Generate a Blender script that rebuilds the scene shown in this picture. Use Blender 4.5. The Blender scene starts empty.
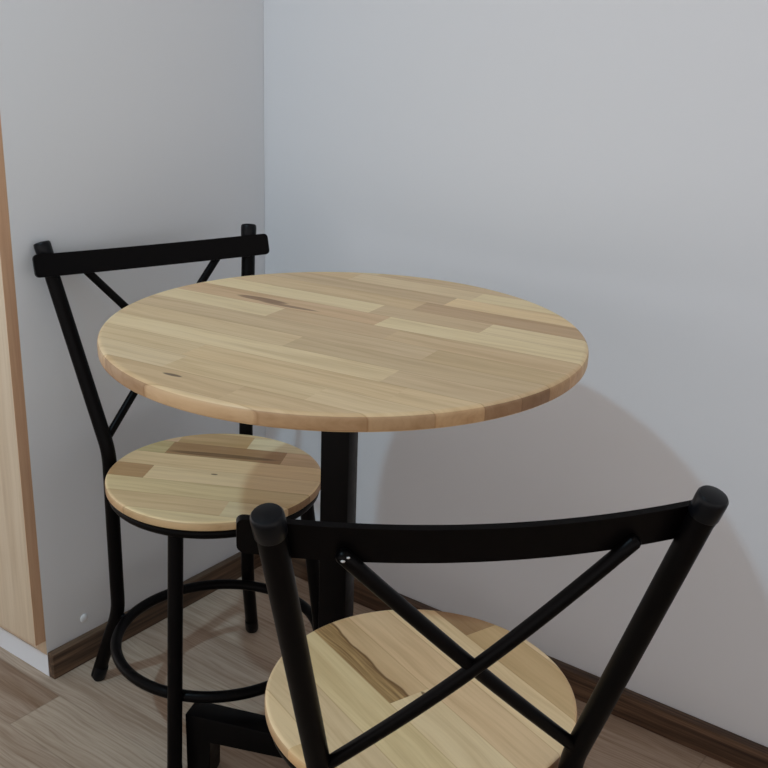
import bpy, bmesh, math, random
from mathutils import Vector, Matrix

scene = bpy.context.scene
COL = scene.collection

# ------------------------------------------------------------------ helpers
def lin(r, g, b):
    def f(c):
        c /= 255.0
        return c / 12.92 if c <= 0.04045 else ((c + 0.055) / 1.055) ** 2.4
    return (f(r), f(g), f(b), 1.0)

def link_mesh(name, bm, mat, parent=None, smooth=True, angle=40):
    bmesh.ops.remove_doubles(bm, verts=bm.verts, dist=1e-6)
    bmesh.ops.recalc_face_normals(bm, faces=bm.faces)
    if smooth:
        for f in bm.faces:
            f.smooth = True
        for e in bm.edges:
            if len(e.link_faces) == 2 and e.calc_face_angle(0) > math.radians(angle):
                e.smooth = False
    me = bpy.data.meshes.new(name)
    bm.to_mesh(me)
    bm.free()
    me.materials.append(mat)
    o = bpy.data.objects.new(name, me)
    COL.objects.link(o)
    if parent:
        o.parent = parent
    return o

def empty(name, loc, rz=0.0):
    o = bpy.data.objects.new(name, None)
    o.location = loc
    o.rotation_euler = (0, 0, rz)
    o.empty_display_size = 0.1
    COL.objects.link(o)
    return o

def tag(o, label=None, cat=None, group=None, kind=None):
    if label: o['label'] = label
    if cat: o['category'] = cat
    if group: o['group'] = group
    if kind: o['kind'] = kind
    return o

def add_box(bm, x0, x1, y0, y1, z0, z1, bevel=0.0, seg=2, mtx=None):
    vs = [bm.verts.new((x, y, z)) for x in (x0, x1) for y in (y0, y1) for z in (z0, z1)]
    idx = [(0, 1, 3, 2), (4, 6, 7, 5), (0, 4, 5, 1), (2, 3, 7, 6), (0, 2, 6, 4), (1, 5, 7, 3)]
    fs = [bm.faces.new([vs[i] for i in q]) for q in idx]
    geom = vs
    if bevel > 0:
        es = list({e for f in fs for e in f.edges})
        r = bmesh.ops.bevel(bm, geom=es, offset=bevel, segments=seg, affect='EDGES', profile=0.5)
        geom = list({v for f in r['faces'] for v in f.verts} | {v for v in vs if v.is_valid})
    if mtx is not None:
        bmesh.ops.transform(bm, matrix=mtx, verts=[v for v in geom if v.is_valid])

def fillet(pts, rad, n=7):
    pts = [Vector(p) for p in pts]
    out = [pts[0]]
    for i in range(1, len(pts) - 1):
        a, b, c = pts[i - 1], pts[i], pts[i + 1]
        d = min(rad, 0.45 * (a - b).length, 0.45 * (c - b).length)
        p, q = b + (a - b).normalized() * d, b + (c - b).normalized() * d
        for k in range(n + 1):
            t = k / n
            out.append((1 - t) ** 2 * p + 2 * t * (1 - t) * b + t * t * q)
    out.append(pts[-1])
    return out

def add_tube(bm, pts, r, seg=20, closed=False, flat=None):
    """sweep a round section (radius r, or a list of radii) along pts"""
    pts = [Vector(p) for p in pts]
    n = len(pts)
    rings = []
    up = None
    for i in range(n):
        if closed:
            t = (pts[(i + 1) % n] - pts[i - 1]).normalized()
        else:
            t = (pts[min(i + 1, n - 1)] - pts[max(i - 1, 0)]).normalized()
        if up is None:
            up = Vector((0, 0, 1)) if abs(t.z) < 0.8 else Vector((1, 0, 0))
        a = (up - t * up.dot(t)).normalized()
        up = a
        b = t.cross(a)
        rr = r[i] if isinstance(r, (list, tuple)) else r
        rings.append([bm.verts.new(pts[i] + (a * math.cos(2 * math.pi * k / seg) + b * math.sin(2 * math.pi * k / seg)) * rr)
                      for k in range(seg)])
    for i in range(n if closed else n - 1):
        A, B = rings[i], rings[(i + 1) % n]
        for k in range(seg):
            bm.faces.new((A[k], A[(k + 1) % seg], B[(k + 1) % seg], B[k]))
    if not closed:
        bm.faces.new(list(reversed(rings[0])))
        bm.faces.new(rings[-1])

def circle_pts(r, z, n=96):
    return [(r * math.cos(2 * math.pi * k / n), r * math.sin(2 * math.pi * k / n), z) for k in range(n)]

# ------------------------------------------------------------------ node helpers
class NT:
    def __init__(self, name):
        self.mat = bpy.data.materials.new(name)
        self.mat.use_nodes = True
        self.t = self.mat.node_tree
        self.bsdf = self.t.nodes['Principled BSDF']
    def n(self, kind, **kw):
        nd = self.t.nodes.new(kind)
        for k, v in kw.items():
            setattr(nd, k, v)
        return nd
    def l(self, a, b):
        self.t.links.new(a, b)
    def put(self, sock, v):
        if hasattr(v, 'is_output') or isinstance(v, bpy.types.NodeSocket):
            self.l(v, sock)
        else:
            sock.default_value = v
    def m(self, op, a, b=0.0, c=0.0, clamp=False):
        nd = self.n('ShaderNodeMath', operation=op, use_clamp=clamp)
        for i, v in enumerate((a, b, c)):
            self.put(nd.inputs[i], v)
        return nd.outputs[0]
    def vec(self, x, y, z):
        nd = self.n('ShaderNodeCombineXYZ')
        for i, v in enumerate((x, y, z)):
            self.put(nd.inputs[i], v)
        return nd.outputs[0]
    def sep(self, v):
        nd = self.n('ShaderNodeSeparateXYZ')
        self.l(v, nd.inputs[0])
        return nd.outputs
    def noise(self, v, scale, detail=3.0, rough=0.55, dist=0.0):
        nd = self.n('ShaderNodeTexNoise')
        self.l(v, nd.inputs['Vector'])
        nd.inputs['Scale'].default_value = scale
        nd.inputs['Detail'].default_value = detail
        nd.inputs['Roughness'].default_value = rough
        nd.inputs['Distortion'].default_value = dist
        return nd.outputs['Fac']
    def white(self, v):
        nd = self.n('ShaderNodeTexWhiteNoise')
        self.l(v, nd.inputs['Vector'])
        return nd.outputs['Value']
    def mix(self, fac, a, b, blend='MIX'):
        nd = self.n('ShaderNodeMix', data_type='RGBA', blend_type=blend)
        self.put(nd.inputs['Factor'], fac)
        self.put(nd.inputs[6], a)
        self.put(nd.inputs[7], b)
        return nd.outputs[2]
    def remap(self, v, a, b, c, d, smooth=False):
        nd = self.n('ShaderNodeMapRange')
        if smooth:
            nd.interpolation_type = 'SMOOTHSTEP'
        self.put(nd.inputs[0], v)
        for i, q in enumerate((a, b, c, d)):
            nd.inputs[i + 1].default_value = q
        return nd.outputs[0]
    def ramp(self, v, stops):
        nd = self.n('ShaderNodeValToRGB')
        el = nd.color_ramp.elements
        el[0].position, el[0].color = stops[0]
        el[1].position, el[1].color = stops[-1]
        for p, c in stops[1:-1]:
            e = el.new(p)
            e.color = c
        self.l(v, nd.inputs[0])
        return nd.outputs[0]
    def bump(self, h, strength, dist=0.002):
        nd = self.n('ShaderNodeBump')
        nd.inputs['Strength'].default_value = strength
        nd.inputs['Distance'].default_value = dist
        self.l(h, nd.inputs['Height'])
        self.l(nd.outputs[0], self.bsdf.inputs['Normal'])
    def done(self, color, rough, spec=0.5):
        self.put(self.bsdf.inputs['Base Color'], color)
        self.put(self.bsdf.inputs['Roughness'], rough)
        self.bsdf.inputs['Specular IOR Level'].default_value = spec
        return self.mat
    def objco(self):
        return self.n('ShaderNodeTexCoord').outputs['Object']

def mat_paint(name, col, var=0.02, rough=0.75):
    t = NT(name)
    co = t.objco()
    a = t.noise(co, 1.7, 3)
    c = t.mix(t.m('MULTIPLY', a, var * 4), col, tuple(x * 0.86 for x in col[:3]) + (1,))
    t.bump(t.noise(co, 260, 2), 0.06, 0.0006)
    return t.done(c, rough, 0.3)

def mat_metal(name):
    t = NT(name)
    co = t.objco()
    a = t.noise(co, 60, 3)
    c = t.mix(a, (0.0012, 0.0009, 0.0010, 1), (0.0022, 0.0016, 0.0018, 1))
    t.bump(t.noise(co, 420, 2), 0.12, 0.0004)
    return t.done(c, t.remap(a, 0.3, 0.7, 0.33, 0.44), 0.085)

def mat_plastic(name, col, rough=0.4):
    t = NT(name)
    co = t.objco()
    c = t.mix(t.noise(co, 90, 2), col, tuple(x * 0.8 for x in col[:3]) + (1,))
    return t.done(c, rough, 0.18)

def mat_boards(name, strip, phase, spots=(), rough=0.5):
    """solid acacia boards: colour per board from the mesh, grain along it"""
    t = NT(name)
    bc = t.n('ShaderNodeAttribute', attribute_name='board').outputs['Color']
    g = t.n('ShaderNodeAttribute', attribute_name='grain').outputs['Vector']
    u, v, w = t.sep(g)
    # gently wandering grain
    wob = t.m('MULTIPLY', t.m('SUBTRACT', t.noise(t.vec(t.m('MULTIPLY', u, 5.0), t.m('MULTIPLY', v, 9.0), w), 1.0, 2), 0.5), 0.022)
    v2 = t.m('ADD', v, wob)
    fine = t.noise(t.vec(t.m('MULTIPLY', u, 9.0), t.m('MULTIPLY', v2, 260.0), w), 1.0, 4, 0.6)
    broad = t.noise(t.vec(t.m('MULTIPLY', u, 4.0), t.m('MULTIPLY', v2, 62.0), t.m('ADD', w, 3.0)), 1.0, 3, 0.55)
    c = t.mix(t.remap(broad, 0.40, 0.72, 0.0, 0.58, True), bc, t.mix(1.0, bc, (0.76, 0.69, 0.60, 1), 'MULTIPLY'))
    c = t.mix(t.remap(fine, 0.45, 0.8, 0.0, 0.45), c, t.mix(1.0, c, (0.74, 0.68, 0.60, 1), 'MULTIPLY'))
    for sp in spots:
        if sp[0] != 'band':
            continue
        _, u0, u1, v0, v1, col, edge = sp
        wav = t.m('MULTIPLY', t.m('SUBTRACT', t.noise(t.vec(t.m('MULTIPLY', u, 15.0), 0.0, 1.7), 1.0, 1.5), 0.5), 0.022)
        vv = t.m('ADD', v, wav)
        inside = t.m('MULTIPLY', t.m('MULTIPLY', t.m('GREATER_THAN', u, u0), t.m('LESS_THAN', u, u1)), t.m('GREATER_THAN', v, v0))
        body = t.m('MULTIPLY', inside, t.remap(vv, v1 - 0.002, v1, 1.0, 0.0))
        rim = t.m('MULTIPLY', inside, t.remap(t.m('ABSOLUTE', t.m('SUBTRACT', vv, v1 - 0.0012)), 0.0, 0.0028, 0.85, 0.0, True))
        c = t.mix(body, c, t.mix(t.remap(fine, 0.35, 0.62, 0.0, 0.75), col, edge))
        c = t.mix(rim, c, edge)
    for (su, sv, ru, rv, col, amt) in [q for q in spots if q[0] != 'band']:
        du = t.m('DIVIDE', t.m('SUBTRACT', u, su), ru)
        dv = t.m('DIVIDE', t.m('SUBTRACT', t.m('ADD', v, t.m('MULTIPLY', wob, 0.6)), sv), rv)
        d = t.m('SQRT', t.m('ADD', t.m('MULTIPLY', du, du), t.m('MULTIPLY', dv, dv)))
        f = t.remap(d, 0.75, 1.05, amt, 0.0, True)
        c = t.mix(f, c, t.mix(t.remap(fine, 0.35, 0.65, 0.0, 0.6), col, tuple(x * 0.55 for x in col[:3]) + (1,)))
    # hairline glue seams
    s = t.m('FRACT', t.m('DIVIDE', t.m('ADD', t.m('SUBTRACT', v, phase), strip * 40), strip))
    s = t.m('ABSOLUTE', t.m('SUBTRACT', s, 0.5))
    seam = t.remap(s, 0.5 - 0.0012 / strip, 0.5, 0.0, 0.5, True)
    c = t.mix(seam, c, t.mix(1.0, c, (0.62, 0.5, 0.38, 1), 'MULTIPLY'))
    t.bump(fine, 0.08, 0.0005)
    return t.done(c, t.remap(fine, 0.3, 0.8, rough, rough + 0.12), 0.35)

def mat_floor(name):
    W, Ln = 0.100, 1.20
    t = NT(name)
    co = t.objco()
    x, y, z = t.sep(co)
    yy = t.m('ADD', t.m('DIVIDE', t.m('ADD', y, 0.583), W), 40.0)
    row = t.m('FLOOR', yy)
    # row 40 lies just this side of the cabinet; its joint falls at x = 0.06
    off = t.m('FRACT', t.m('ADD', t.m('MULTIPLY', t.m('SUBTRACT', row, 39.0), 0.37), 0.0))
    xx = t.m('ADD', t.m('ADD', t.m('DIVIDE', t.m('SUBTRACT', x, 0.060), Ln), off), 20.0)
    colm = t.m('FLOOR', xx)
    idv = t.vec(row, colm, 0.37)
    rnd = t.white(idv)
    rnd2 = t.white(t.vec(colm, row, 4.1))
    sh = t.m('MULTIPLY', rnd2, 30.0)
    wob = t.m('MULTIPLY', t.m('SUBTRACT', t.noise(t.vec(t.m('MULTIPLY', x, 3.0), t.m('MULTIPLY', y, 7.0), sh), 1.0, 2), 0.5), 0.05)
    y2 = t.m('ADD', y, wob)
    broad = t.noise(t.vec(t.m('MULTIPLY', x, 2.2), t.m('MULTIPLY', y2, 34.0), sh), 1.0, 4, 0.6)
    fine = t.noise(t.vec(t.m('MULTIPLY', x, 9.0), t.m('MULTIPLY', y2, 240.0), sh), 1.0, 3, 0.6)
    base = t.ramp(rnd, [(0.0, lin(182, 160, 141)), (0.5, lin(189, 168, 149)), (1.0, lin(196, 177, 157))])
    c = t.mix(t.remap(broad, 0.38, 0.75, 0.0, 0.6, True), base, t.mix(1.0, base, (0.62, 0.54, 0.47, 1), 'MULTIPLY'))
    c = t.mix(t.remap(fine, 0.42, 0.8, 0.0, 0.85), c, t.mix(1.0, c, (0.58, 0.50, 0.45, 1), 'MULTIPLY'))
    # dark heartwood figure ending at the board joint beside the cabinet
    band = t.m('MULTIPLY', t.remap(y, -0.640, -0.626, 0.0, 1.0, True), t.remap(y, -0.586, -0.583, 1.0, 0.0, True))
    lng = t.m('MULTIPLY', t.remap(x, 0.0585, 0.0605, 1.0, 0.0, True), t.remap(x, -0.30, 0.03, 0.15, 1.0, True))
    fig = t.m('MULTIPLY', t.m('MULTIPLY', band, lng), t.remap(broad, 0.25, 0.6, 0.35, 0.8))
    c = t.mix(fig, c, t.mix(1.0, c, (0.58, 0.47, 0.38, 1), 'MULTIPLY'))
    fy = t.m('ABSOLUTE', t.m('SUBTRACT', t.m('FRACT', yy), 0.5))
    fx = t.m('ABSOLUTE', t.m('SUBTRACT', t.m('FRACT', xx), 0.5))
    seam = t.m('MAXIMUM', t.remap(fy, 0.5 - 0.0022 / W, 0.5, 0.0, 0.28, True), t.remap(fx, 0.5 - 0.0022 / Ln, 0.5, 0.0, 0.28, True))
    c = t.mix(seam, c, lin(84, 66, 52))
    t.bump(fine, 0.05, 0.0004)
    return t.done(c, t.remap(broad, 0.3, 0.7, 0.50, 0.62), 0.15)

def mat_grain(name, cols, axis, scale=1.0, rough=0.5, contrast=0.8):
    """laminate or painted-on wood with its grain along one axis"""
    t = NT(name)
    co = t.objco()
    s = [70.0 * scale] * 3
    s[axis] = 2.2 * scale
    xs = t.sep(co)
    v = t.vec(*[t.m('MULTIPLY', xs[i], s[i]) for i in range(3)])
    a = t.noise(v, 1.0, 4, 0.62, 0.3)
    s2 = [260.0 * scale] * 3
    s2[axis] = 8.0 * scale
    v2 = t.vec(*[t.m('MULTIPLY', xs[i], s2[i]) for i in range(3)])
    b = t.noise(v2, 1.0, 2)
    c = t.ramp(t.m('ADD', t.m('MULTIPLY', a, 0.7), t.m('MULTIPLY', b, 0.3)),
               [(0.5 - 0.25 * contrast, cols[0]), (0.5, cols[1]), (0.5 + 0.25 * contrast, cols[2])])
    return t.done(c, rough, 0.3)

# ------------------------------------------------------------------ materials
M_WALL = mat_paint('white wall paint', (0.735, 0.748, 0.774, 1))
M_CEIL = mat_paint('ceiling paint', (0.66, 0.66, 0.65, 1))
M_PANEL = mat_paint('white cabinet board', (0.725, 0.755, 0.785, 1), 0.015, 0.55)
M_PLINTH = mat_paint('white plinth laminate', (0.80, 0.81, 0.84, 1), 0.01, 0.45)
M_METAL = mat_metal('black powder coated steel')
M_CAP = mat_plastic('black plastic cap', (0.0028, 0.0034, 0.0050, 1), 0.33)
M_SCREW = mat_plastic('white plastic cap', (0.80, 0.80, 0.80, 1), 0.4)
M_FLOOR = mat_floor('oak laminate planks')
M_SKIRT_Y = mat_grain('dark brown skirting along y', (lin(50, 37, 29), lin(82, 64, 50), lin(116, 92, 72)), 1, 1.0, 0.45, 0.6)
M_SKIRT_X = mat_grain('dark brown skirting along x', (lin(50, 37, 29), lin(82, 62, 48), lin(116, 90, 70)), 0, 1.0, 0.45, 0.6)
M_DOOR = mat_grain('light oak laminate', (lin(196, 174, 148), lin(210, 190, 164), lin(220, 202, 178)), 2, 1.0, 0.5)
M_EDGE = mat_grain('brown edge banding', (lin(186, 146, 116), lin(202, 164, 132), lin(212, 176, 144)), 2, 1.0, 0.5)

# ------------------------------------------------------------------ setting
CAB_Y = -0.5613
def box_obj(name, dims, mat, parent=None, bevel=0.0, kind=None):
    bm = bmesh.new()
    add_box(bm, *dims, bevel=bevel)
    o = link_mesh(name, bm, mat, parent)
    if kind:
        o['kind'] = kind
    return o

box_obj('floor', (-1.6, 4.2, -4.2, 0.1, -0.06, 0.0), M_FLOOR, kind='structure')
box_obj('wall_right', (-1.6, 4.2, 0.0, 0.1, 0.0, 2.7), M_WALL, kind='structure')
box_obj('ceiling', (-1.6, 4.2, -4.2, 0.1, 2.7, 2.76), M_CEIL, kind='structure')
box_obj('baseboard_right', (0.0165, 4.2, -0.019, 0.0, 0.0, 0.0500), M_SKIRT_X, bevel=0.0015, kind='structure')
box_obj('baseboard_left', (0.0003, 0.016, CAB_Y, -0.0003, 0.0, 0.0495), M_SKIRT_Y, bevel=0.0015, kind='structure')

# ------------------------------------------------------------------ cabinet
cab = empty('cabinet', (0, CAB_Y, 0))
tag(cab, 'tall cabinet with light oak door, brown door edge and plain white side beside the table', 'cabinet')
def cab_part(name, dims, mat, bevel=0.0, parent=cab):
    x0, x1, y0, y1, z0, z1 = dims
    return box_obj(name, (x0, x1, y0 - CAB_Y, y1 - CAB_Y, z0, z1), mat, parent, bevel)
cab_part('side_panel', (-0.018, 0.0, CAB_Y, -0.0005, 0.0440, 2.40), M_PANEL, 0.0008)
cab_part('edge_strip', (-0.0178, -0.0004, CAB_Y - 0.0006, CAB_Y, 0.0442, 2.398), M_DOOR)
cab_part('side_panel', (-0.90, -0.882, CAB_Y, -0.0005, 0.0440, 2.40), M_PANEL, 0.0008)
cab_part('plinth', (-0.90, 0.0, CAB_Y, CAB_Y + 0.018, 0.0, 0.0436), M_PLINTH)
cab_part('plinth_side', (-0.018, 0.0, CAB_Y + 0.0182, -0.0005, 0.0, 0.0436), M_PLINTH)
cab_part('bottom_board', (-0.882, -0.018, CAB_Y + 0.0005, -0.01, 0.0440, 0.062), M_DOOR)
cab_part('top_board', (-0.882, -0.018, CAB_Y + 0.0005, -0.01, 2.382, 2.40), M_PANEL)
cab_part('back_board', (-0.882, -0.018, -0.010, -0.004, 0.062, 2.382), M_PANEL)
for x0, x1 in ((-0.448, -0.0012), (-0.899, -0.452)):
    d = cab_part('door', (x0, x1, CAB_Y - 0.0208, CAB_Y - 0.0008, 0.0735, 2.398), M_DOOR)
    e = cab_part('door_edge', (x1, x1 + 0.0011, CAB_Y - 0.0208, CAB_Y - 0.0008, 0.0735, 2.398), M_EDGE, 0.0, d)
    e['label'] = 'brown edge band of the door'
bm = bmesh.new()
N = 24
prof = [(0.0082, 0.0), (0.0082, 0.0012), (0.0070, 0.0026), (0.0040, 0.0036), (0.0, 0.0040)]
rings = []
for r, x in prof[:-1]:
    rings.append([bm.verts.new((x, r * math.cos(2 * math.pi * k / N), r * math.sin(2 * math.pi * k / N))) for k in range(N)])
tip = bm.verts.new((prof[-1][1], 0, 0))
for a, b in zip(rings, rings[1:]):
    for k in range(N):
        bm.faces.new((a[k], a[(k + 1) % N], b[(k + 1) % N], b[k]))
for k in range(N):
    bm.faces.new((rings[-1][k], rings[-1][(k + 1) % N], tip))
bm.faces.new(rings[0])
sc = link_mesh('screw_cap', bm, M_SCREW, cab)
sc.location = (0.0, -0.4797 - CAB_Y, 0.080)
sc['label'] = 'small round white cap low on the side panel'

# ------------------------------------------------------------------ board discs
def board_disc(name, mat, parent, R, th, edge, ang, strip, phase, joints, palette, seed, overrides=(), z_top=0.0, rim_dark=None):
    """round slab made of parallel boards; ang = board direction in the thing's frame"""
    rnd = random.Random(seed)
    n = 160
    bm = bmesh.new()
    prof = [(R - edge - 0.0015, 0.0)]
    for k in range(0, 6):
        a = math.pi / 2 * k / 5
        prof.append((R - edge + edge * math.sin(a), -edge + edge * math.cos(a)))
    be = edge * 0.45
    for k in range(0, 4):
        a = math.pi / 2 * k / 3
        prof.append((R - be + be * math.cos(a), -th + be - be * math.sin(a)))
    rings = [[bm.verts.new((r * math.cos(2 * math.pi * k / n), r * math.sin(2 * math.pi * k / n), z_top + z)) for k in range(n)] for r, z in prof]
    for a, b in zip(rings, rings[1:]):
        for k in range(n):
            bm.faces.new((a[k], b[k], b[(k + 1) % n], a[(k + 1) % n]))
    bm.faces.new(rings[0])
    bm.faces.new(list(reversed(rings[-1])))
    du = Vector((math.cos(ang), math.sin(ang), 0))
    dv = Vector((-math.sin(ang), math.cos(ang), 0))
    k0 = math.floor((-R - phase) / strip)
    k1 = math.ceil((R - phase) / strip)
    for k in range(k0, k1 + 1):
        c = phase + k * strip
        bmesh.ops.bisect_plane(bm, geom=bm.verts[:] + bm.edges[:] + bm.faces[:], plane_co=dv * c, plane_no=dv, dist=1e-6)
    cuts = {}
    for k in range(k0, k1 + 1):
        if k in joints:
            js = sorted(joints[k])
        else:
            js, u = [], -R - rnd.uniform(0.0, 0.25)
            while u < R:
                u += rnd.uniform(0.16, 0.34)
                js.append(u)
        cuts[k] = js
        for u in js:
            if abs(u) >= R:
                continue
            fs = [f for f in bm.faces if k == math.floor((f.calc_center_median().dot(dv) - phase) / strip)]
            geom = list({v for f in fs for v in f.verts} | {e for f in fs for e in f.edges}) + fs
            bmesh.ops.bisect_plane(bm, geom=geom, plane_co=du * u, plane_no=du, dist=1e-6)
    bm.normal_update()
    bl = bm.loops.layers.float_color.new('board')
    gl = bm.verts.layers.float_vector.new('tmp')
    data = {}
    cols = {}
    for f in bm.faces:
        c = f.calc_center_median()
        u, v = c.dot(du), c.dot(dv)
        k = math.floor((v - phase) / strip)
        j = sum(1 for q in cuts[k] if q < u)
        key = (k, j)
        if key not in cols:
            rr = random.Random(seed * 1000 + k * 37 + j * 7)
            a, b = rr.choice(palette), rr.choice(palette)
            t = rr.random()
            cols[key] = [a[i] * (1 - t) + b[i] * t for i in range(3)] + [1.0]
        col = cols[key]
        for (ou, ov, oc) in overrides:
            kk = math.floor((ov - phase) / strip)
            if kk == k and sum(1 for q in cuts[kk] if q < ou) == j:
                col = list(oc)
        data[f.index] = None
        if abs(f.normal.z) < 0.62:
            q = random.Random(seed * 77 + k * 13 + j * 5).random()
            g = 0.90 - 0.5 * q - 0.18 * abs(f.normal.dot(du))
            col = [col[0] * (g + 0.06), col[1] * (g - 0.02), col[2] * (g - 0.06), 1.0]
        for lp in f.loops:
            lp[bl] = col
    bm.faces.ensure_lookup_table()
    vl = bm.loops.layers.float_vector if hasattr(bm.loops.layers, 'float_vector') else None
    # grain coordinates go in per corner
    bmesh.ops.recalc_face_normals(bm, faces=bm.faces)
    for f in bm.faces:
        f.smooth = abs(f.normal.z) < 0.999
    me = bpy.data.meshes.new(name)
    seeds = []
    for f in bm.faces:
        c = f.calc_center_median()
        u, v = c.dot(du), c.dot(dv)
        k = math.floor((v - phase) / strip)
        j = sum(1 for q in cuts[k] if q < u)
        seeds.append(k * 5.37 + j * 2.91 + seed)
    bm.verts.layers.float_vector.remove(gl)
    bm.to_mesh(me)
    bm.free()
    at = me.attributes.new('grain', 'FLOAT_VECTOR', 'CORNER')
    for p in me.polygons:
        for li in p.loop_indices:
            co = me.vertices[me.loops[li].vertex_index].co
            at.data[li].vector = (co.dot(du), co.dot(dv), seeds[p.index] + (co.z - z_top) * 60.0)
    me.materials.append(mat)
    o = bpy.data.objects.new(name, me)
    COL.objects.link(o)
    o.parent = parent
    return o

# ------------------------------------------------------------------ table
TX, TY, TR = 0.5912, -0.4826, 0.3070
ARM = math.atan2(-0.0773, -0.2131)          # direction of the visible foot arm
table = empty('round_table', (TX, TY, 0))
tag(table, 'round pedestal table with light wood strip top and black square steel post', 'table')
T_STRIP, T_PH, T_ANG = 0.047, -0.110, math.radians(8)
PT = [lin(229, 197, 151)[:3], lin(238, 209, 165)[:3], lin(217, 184, 142)[:3], lin(244, 219, 172)[:3], lin(228, 201, 160)[:3]]
T_SPOTS = [(-0.165, 0.052, 0.045, 0.009, lin(132, 92, 62), 0.75), (-0.115, 0.043, 0.05, 0.005, lin(140, 100, 70), 0.7),
           (-0.062, -0.268, 0.014, 0.0035, lin(84, 64, 46), 0.8),
           
           (0.182, -0.262, 0.008, 0.004, lin(70, 52, 38), 0.9)]
M_TOP = mat_boards('acacia table boards', T_STRIP, T_PH, T_SPOTS, 0.42)
TJ = {0: [-0.023, 0.31], 1: [0.140, -0.33], -1: [0.137, -0.30], -2: [0.172, -0.10], 6: [0.055], 5: [0.03], -3: [-0.09, 0.10]}
TO = [(0.1, -0.09, lin(216, 186, 144)), (0.22, -0.045, lin(214, 183, 138)), (0.05, -0.13, lin(240, 213, 168)),
      (0.15, 0.20, lin(245, 212, 162)), (0.15, 0.15, lin(207, 171, 130)), (-0.15, 0.05, lin(224, 187, 144)), (-0.2, 0.1, lin(245, 219, 171)),
      (0.15, -0.23, lin(232, 202, 158)), (0.03, -0.23, lin(230, 200, 155))]
board_disc('tabletop', M_TOP, table, TR, 0.0195, 0.0065, T_ANG, T_STRIP, T_PH, TJ, PT, 11, TO, z_top=0.7485)

def rot(a):
    return Matrix.Translation((-0.0036, -0.0027, 0)) @ Matrix.Rotation(a, 4, 'Z')
bm = bmesh.new()
add_box(bm, -0.02, 0.02, -0.02, 0.02, 0.0735, 0.7228, 0.003, mtx=rot(ARM))
link_mesh('post', bm, M_METAL, table)
bm = bmesh.new()
add_box(bm, -0.11, 0.11, -0.11, 0.11, 0.7232, 0.7286, 0.0015, mtx=rot(ARM))
link_mesh('mounting_plate', bm, M_METAL, table)
for k, ln in enumerate((0.233, 0.202, 0.233, 0.202)):
    bm = bmesh.new()
    a = ARM + k * math.pi / 2
    h, zt, zb = 0.0195, 0.1135, 0.0735
    # L shaped foot: level tube with a mitred, turned down end
    prof = [(0.0205, zb), (0.0205, zt), (ln, zt), (ln, 0.004), (ln - 0.039, 0.004), (ln - 0.039, zb)]
    A = [bm.verts.new((x, -h, z)) for x, z in prof]
    B = [bm.verts.new((x, h, z)) for x, z in prof]
    bm.faces.new(A)
    bm.faces.new(list(reversed(B)))
    for i in range(6):
        j = (i + 1) % 6
        bm.faces.new((A[i], B[i], B[j], A[j]))
    bmesh.ops.bevel(bm, geom=bm.edges[:], offset=0.0025, segments=2, affect='EDGES', profile=0.5)
    bmesh.ops.transform(bm, matrix=rot(a), verts=bm.verts)
    arm = link_mesh('foot_arm', bm, M_METAL, table)
    bm = bmesh.new()
    add_box(bm, ln - 0.0375, ln - 0.0015, -h + 0.0015, h - 0.0015, 0.0, 0.0045, 0.0008, mtx=rot(a))
    link_mesh('foot_pad', bm, M_CAP, arm)
bm = bmesh.new()
add_box(bm, -0.0205, 0.0205, -0.0205, 0.0205, 0.0735, 0.1135, 0.0015, mtx=rot(ARM))
link_mesh('hub', bm, M_METAL, table)

# ------------------------------------------------------------------ chairs
HS, RS = 0.4367, 0.1686
D1, W1, Z1 = 0.2323, 0.1775, 0.7770
D0, W0, ZB = 0.1385, 0.1222, 0.446
ZR = 0.1401
KX, KW = 0.1826, 0.1518
FD, FW, FFD, FFW = 0.098, 0.1080, 0.1350, 0.1395
RT = 0.0117
S_STRIP = 0.049

def back_pt(s, t, out=0.0):
    """point in the plane of the backrest: s across, t from bend (0) to post top (1), out = towards the sitter"""
    d = Vector((-(D1 - D0), 0, Z1 - ZB))
    nrm = Vector((Z1 - ZB, 0, D1 - D0)).normalized()
    return Vector((-D0, s, ZB)) + d * t + nrm * out

def bow(s, amt=0.024, half=0.20):
    return -amt * (1 - (s / half) ** 2)

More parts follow.
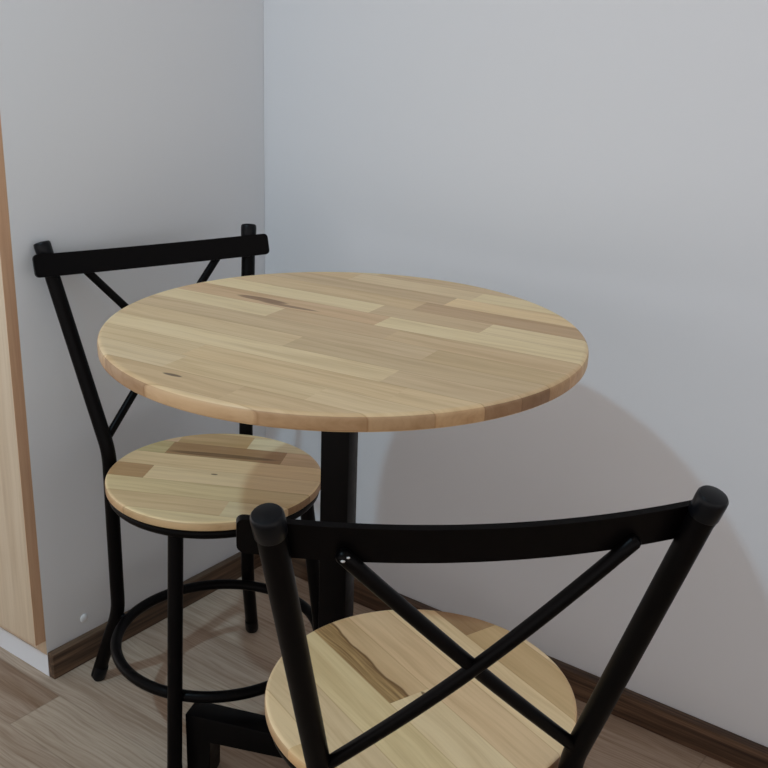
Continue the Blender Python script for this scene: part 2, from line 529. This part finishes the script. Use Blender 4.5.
def make_chair(name):
    root = empty(name, (0, 0, 0))
    for s in (1, -1):
        foot = Vector((-KX, s * KW, 0.006))
        ring = Vector((-D0, s * W0, ZR + 0.012))
        bend = Vector((-D0, s * W0, ZB))
        top = Vector((-D1, s * W1, Z1 - 0.004))
        bm = bmesh.new()
        add_tube(bm, fillet([foot, ring, bend, top], 0.022), RT, 22)
        leg = link_mesh('rear_leg', bm, M_METAL, root)
        # plastic cap on the post, rubber tip on the floor
        ax = (top - bend).normalized()
        e = top + ax * 0.004
        bm = bmesh.new()
        prof = [(-0.021, 0.0125), (-0.020, 0.0131), (-0.005, 0.0134), (-0.0012, 0.0131), (0.0006, 0.0118), (0.0014, 0.0085), (0.0018, 0.0020)]
        add_tube(bm, [e + ax * (q[0] - 0.002) for q in prof], [q[1] for q in prof], 24)
        link_mesh('end_cap', bm, M_CAP, leg)
        ax = (ring - foot).normalized()
        bm = bmesh.new()
        prof = [(0.0, 0.0116), (0.003, 0.0124), (0.026, 0.0124), (0.028, 0.0118)]
        p0 = Vector((foot.x, foot.y, 0.0)) - ax * 0.0
        add_tube(bm, [p0 + Vector((0, 0, 0.0005)) + ax * (q[0] + 0.0035) if i else p0 + Vector((0, 0, 0.0045)) for i, q in enumerate(prof)], [q[1] for q in prof], 22)
        link_mesh('foot_tip', bm, M_CAP, leg)
    for s in (1, -1):
        a = Vector((FD, s * FW, HS - 0.024))
        b = Vector((FFD, s * FFW, 0.006))
        bm = bmesh.new()
        add_tube(bm, [a, b], RT * 0.97, 22)
        leg = link_mesh('front_leg', bm, M_METAL, root)
        ax = (a - b).normalized()
        bm = bmesh.new()
        prof = [(0.0, 0.0112), (0.003, 0.0119), (0.026, 0.0119), (0.0275, 0.0114)]
        add_tube(bm, [Vector((b.x, b.y, 0.0008)) + ax * q[0] for q in prof], [q[1] for q in prof], 22)
        link_mesh('foot_tip', bm, M_CAP, leg)
    # hoop under the seat, with stubs to the rear posts
    bm = bmesh.new()
    add_tube(bm, circle_pts(0.1565, HS - 0.0232), 0.0085, 16, closed=True)
    for s in (1, -1):
        q = Vector((-D0, s * W0, 0)).normalized() * 0.156
        add_tube(bm, [Vector((q.x, q.y, HS - 0.0232)), Vector((-D0, s * W0, HS - 0.0232))], 0.008, 14)
    link_mesh('seat_frame', bm, M_METAL, root)
    bm = bmesh.new()
    add_tube(bm, circle_pts(0.1665, ZR), 0.0090, 18, closed=True)
    for s in (1, -1):
        q = Vector((-D0, s * W0, 0)).normalized() * 0.168
        add_tube(bm, [Vector((q.x, q.y, ZR)), Vector((-D0, s * W0, ZR + 0.004))], 0.006, 14)
    link_mesh('footrest_ring', bm, M_METAL, root)
    # top rail: flat bar with rounded ends, bowed away from the sitter
    bm = bmesh.new()
    S, HH, TH, CR = 0.2000, 0.0178, 0.0030, 0.007
    tc = 0.8900
    dlen = math.hypot(D1 - D0, Z1 - ZB)
    ss = [-S + CR * (1 - math.cos(math.pi / 2 * k / 5)) for k in range(6)]
    ss += [-S + CR + (2 * S - 2 * CR) * k / 36 for k in range(1, 36)]
    ss += [-x for x in reversed(ss[:6])]
    F, K = [], []
    for s in ss:
        over = max(0.0, abs(s) - (S - CR))
        hh = HH - CR + math.sqrt(max(0.0, CR * CR - over * over))
        o = RT + 0.0015 + bow(s) - bow(W1)
        row = []
        for (dz, dn) in ((-hh, -TH), (hh, -TH), (hh, TH), (-hh, TH)):
            row.append(bm.verts.new(back_pt(s, tc + dz / dlen, o + dn)))
        F.append(row)
    for a, b in zip(F, F[1:]):
        for i in range(4):
            j = (i + 1) % 4
            bm.faces.new((a[i], a[j], b[j], b[i]))
    bm.faces.new(F[0])
    bm.faces.new(list(reversed(F[-1])))
    link_mesh('top_rail', bm, M_METAL, root, angle=35)
    # cross braces
    t_lo = (0.468 - ZB) / (Z1 - ZB)
    t_hi = (0.734 - ZB) / (Z1 - ZB)
    for s in (1, -1):
        bm = bmesh.new()
        pts = []
        n = 28
        s_hi, s_lo = s * 0.119, -s * (W0 + t_lo * (W1 - W0) - 0.004)
        for k in range(n + 1):
            q = k / n
            sx = s_lo + (s_hi - s_lo) * q
            o_top = RT + 0.0015 + bow(s_hi) - bow(W1) - 0.0078
            o = o_top * q + (-0.008) * math.sin(math.pi * q) + s * 0.002 * math.sin(math.pi * q)
            pts.append(back_pt(sx, t_lo + (t_hi - t_lo) * q, o))
        rad = [0.0066] * (n + 1)
        d = (pts[-1] - pts[-2]).normalized()
        pts += [pts[-1] + d * 0.003, pts[-1] + d * 0.0048]
        rad += [0.0052, 0.0020]
        add_tube(bm, pts, rad, 16)
        link_mesh('cross_brace', bm, M_METAL, root)
    return root

def copy_thing(o, parent=None):
    c = o.copy()
    COL.objects.link(c)
    if parent:
        c.parent = parent
    for ch in o.children:
        copy_thing(ch, c)
    return c

AX, AY, AA = 0.2917 + 0.0008, -0.4257 - 0.0032, -0.345
BX, BY, BA = 0.8658, -0.6824, 2.3745
chair_a = make_chair('dining_chair')
chair_b = copy_thing(chair_a)
chair_a.location, chair_a.rotation_euler = (AX, AY, 0), (0, 0, AA)
chair_b.location, chair_b.rotation_euler = (BX, BY, 0), (0, 0, BA)
# bright weld spots where one brace of the near chair meets the rail
M_WELD = mat_plastic('bare weld', (0.62, 0.60, 0.58, 1), 0.3)
bm = bmesh.new()
o0 = RT + 0.0015 + bow(0.119) - bow(W1) - 0.0078
for ds, dt, rr in ((0.0045, 0.004, 0.0013), (0.0005, 0.014, 0.0010)):
    c0 = back_pt(0.119 + ds - 0.004, (0.734 - ZB) / (Z1 - ZB) + dt - 0.004, o0 - 0.0062)
    bmesh.ops.create_icosphere(bm, subdivisions=2, radius=rr, matrix=Matrix.Translation(c0) @ Matrix.Diagonal((1.0, 1.5, 0.9, 1)))
wd = link_mesh('weld', bm, M_WELD, chair_b)
wd['label'] = 'bright bare weld spots at the top of one crossed bar'
GR = 'black steel chairs with round wooden seats'
tag(chair_a, 'black steel cross-back chair behind the round table, its back against the white cabinet side', 'chair', GR)
tag(chair_b, 'black steel chair in the foreground, its curved back and crossed bars nearest the viewer', 'chair', GR)

PA = [lin(237, 207, 157)[:3], lin(244, 219, 171)[:3], lin(228, 194, 143)[:3], lin(244, 225, 182)[:3], lin(233, 200, 159)[:3], lin(216, 180, 130)[:3]]
M_SEAT_A = mat_boards('acacia seat boards far', S_STRIP, 0.0075, [(0.0, -0.004, 0.006, 0.0025, lin(120, 88, 58), 0.9),
    (-0.01, 0.070, 0.10, 0.008, lin(122, 92, 58), 0.75)], 0.42)
JA = {0: [-0.30, 0.30], -1: [-0.103], 1: [-0.105, 0.09], 2: [-0.10, 0.02], -2: [0.30], -3: [0.052], -4: [0.30]}
OA = [(-0.13, -0.01, lin(198, 158, 112)), (0.0, 0.08, lin(183, 143, 99)), (0.13, 0.08, lin(230, 195, 153)), (0.0, 0.03, lin(246, 214, 165)), (0.0, -0.01, lin(248, 219, 172)),
      (-0.15, 0.08, lin(218, 196, 144)), (0.0, -0.07, lin(240, 214, 164))]
board_disc('seat', M_SEAT_A, chair_a, RS, 0.0145, 0.005, math.radians(27.3) - AA, S_STRIP, 0.0075, JA, PA, 23, OA, z_top=HS)
PB = [lin(235, 202, 152)[:3], lin(244, 214, 168)[:3], lin(226, 187, 133)[:3], lin(244, 221, 177)[:3], lin(228, 196, 154)[:3], lin(216, 180, 130)[:3]]
M_SEAT_B = mat_boards('acacia seat boards near', S_STRIP + 0.001, 0.0090, [('band', -0.175, 0.001, -0.0405, -0.0165, lin(196, 160, 108), lin(112, 78, 46)),
    (0.012, -0.002, 0.012, 0.003, lin(110, 80, 48), 0.8)], 0.42)
JB = {-1: [0.001], 0: [0.30], 1: [0.30], 2: [-0.060], -2: [0.30], -3: [0.30]}
OB = [(-0.05, -0.02, lin(228, 193, 147)), (0.05, -0.02, lin(248, 221, 176)), (-0.1, 0.13, lin(176, 139, 99)), (0.0, 0.085, lin(248, 217, 170)), (0.0, 0.03, lin(240, 205, 160)),
      (0.0, -0.07, lin(240, 214, 164))]
board_disc('seat', M_SEAT_B, chair_b, RS, 0.0145, 0.005, math.radians(-19.5) - BA, S_STRIP + 0.001, 0.0090, JB, PB, 31, OB, z_top=HS)

# ------------------------------------------------------------------ light
w = bpy.data.worlds.new('room light')
scene.world = w
w.use_nodes = True
bg = w.node_tree.nodes['Background']
bg.inputs[0].default_value = (1.0, 0.955, 0.95, 1)
# added fill, graded to deepen floor shade: strongest near eye level, weak from above
wt = w.node_tree
tc = wt.nodes.new('ShaderNodeTexCoord')
sx = wt.nodes.new('ShaderNodeSeparateXYZ')
wt.links.new(tc.outputs['Generated'], sx.inputs[0])
mr = wt.nodes.new('ShaderNodeMapRange')
mr.interpolation_type = 'SMOOTHSTEP'
for i, q in enumerate((0.02, 0.45, 1.40, 0.30)):
    mr.inputs[i + 1].default_value = q
wt.links.new(sx.outputs[2], mr.inputs[0])
wt.links.new(mr.outputs[0], bg.inputs[1])

ld = bpy.data.lights.new('ceiling_lamp', 'SPOT')
ld.energy = 90
ld.spot_size = math.radians(170)
ld.spot_blend = 1.0
ld.color = (0.52, 0.81, 1.0)
ld.shadow_soft_size = 0.05
lo = bpy.data.objects.new('ceiling_lamp', ld)
lo.location = (0.252, -2.0671, 2.5291)
COL.objects.link(lo)

# ------------------------------------------------------------------ camera
F = Vector((-0.55703722, 0.7600595, -0.33469253))
R = Vector((0.7990632, 0.60031992, 0.03337665))
U = Vector((-0.22629083, 0.24884844, 0.94173612))
cd = bpy.data.cameras.new('camera')
cd.sensor_width = 36.0
cd.sensor_fit = 'HORIZONTAL'
cd.lens = 1048.54 / 768 * 36.0
cd.clip_start = 0.02
co = bpy.data.objects.new('camera', cd)
m = Matrix((R, U, -F)).transposed().to_4x4()
m.translation = Vector((1.3929, -1.4891, 1.1306))
co.matrix_world = m
COL.objects.link(co)
scene.camera = co

vs = scene.view_settings
vs.view_transform = 'Standard'
vs.look = 'None'
vs.exposure = -0.12
vs.gamma = 1.0
vs.use_curve_mapping = False
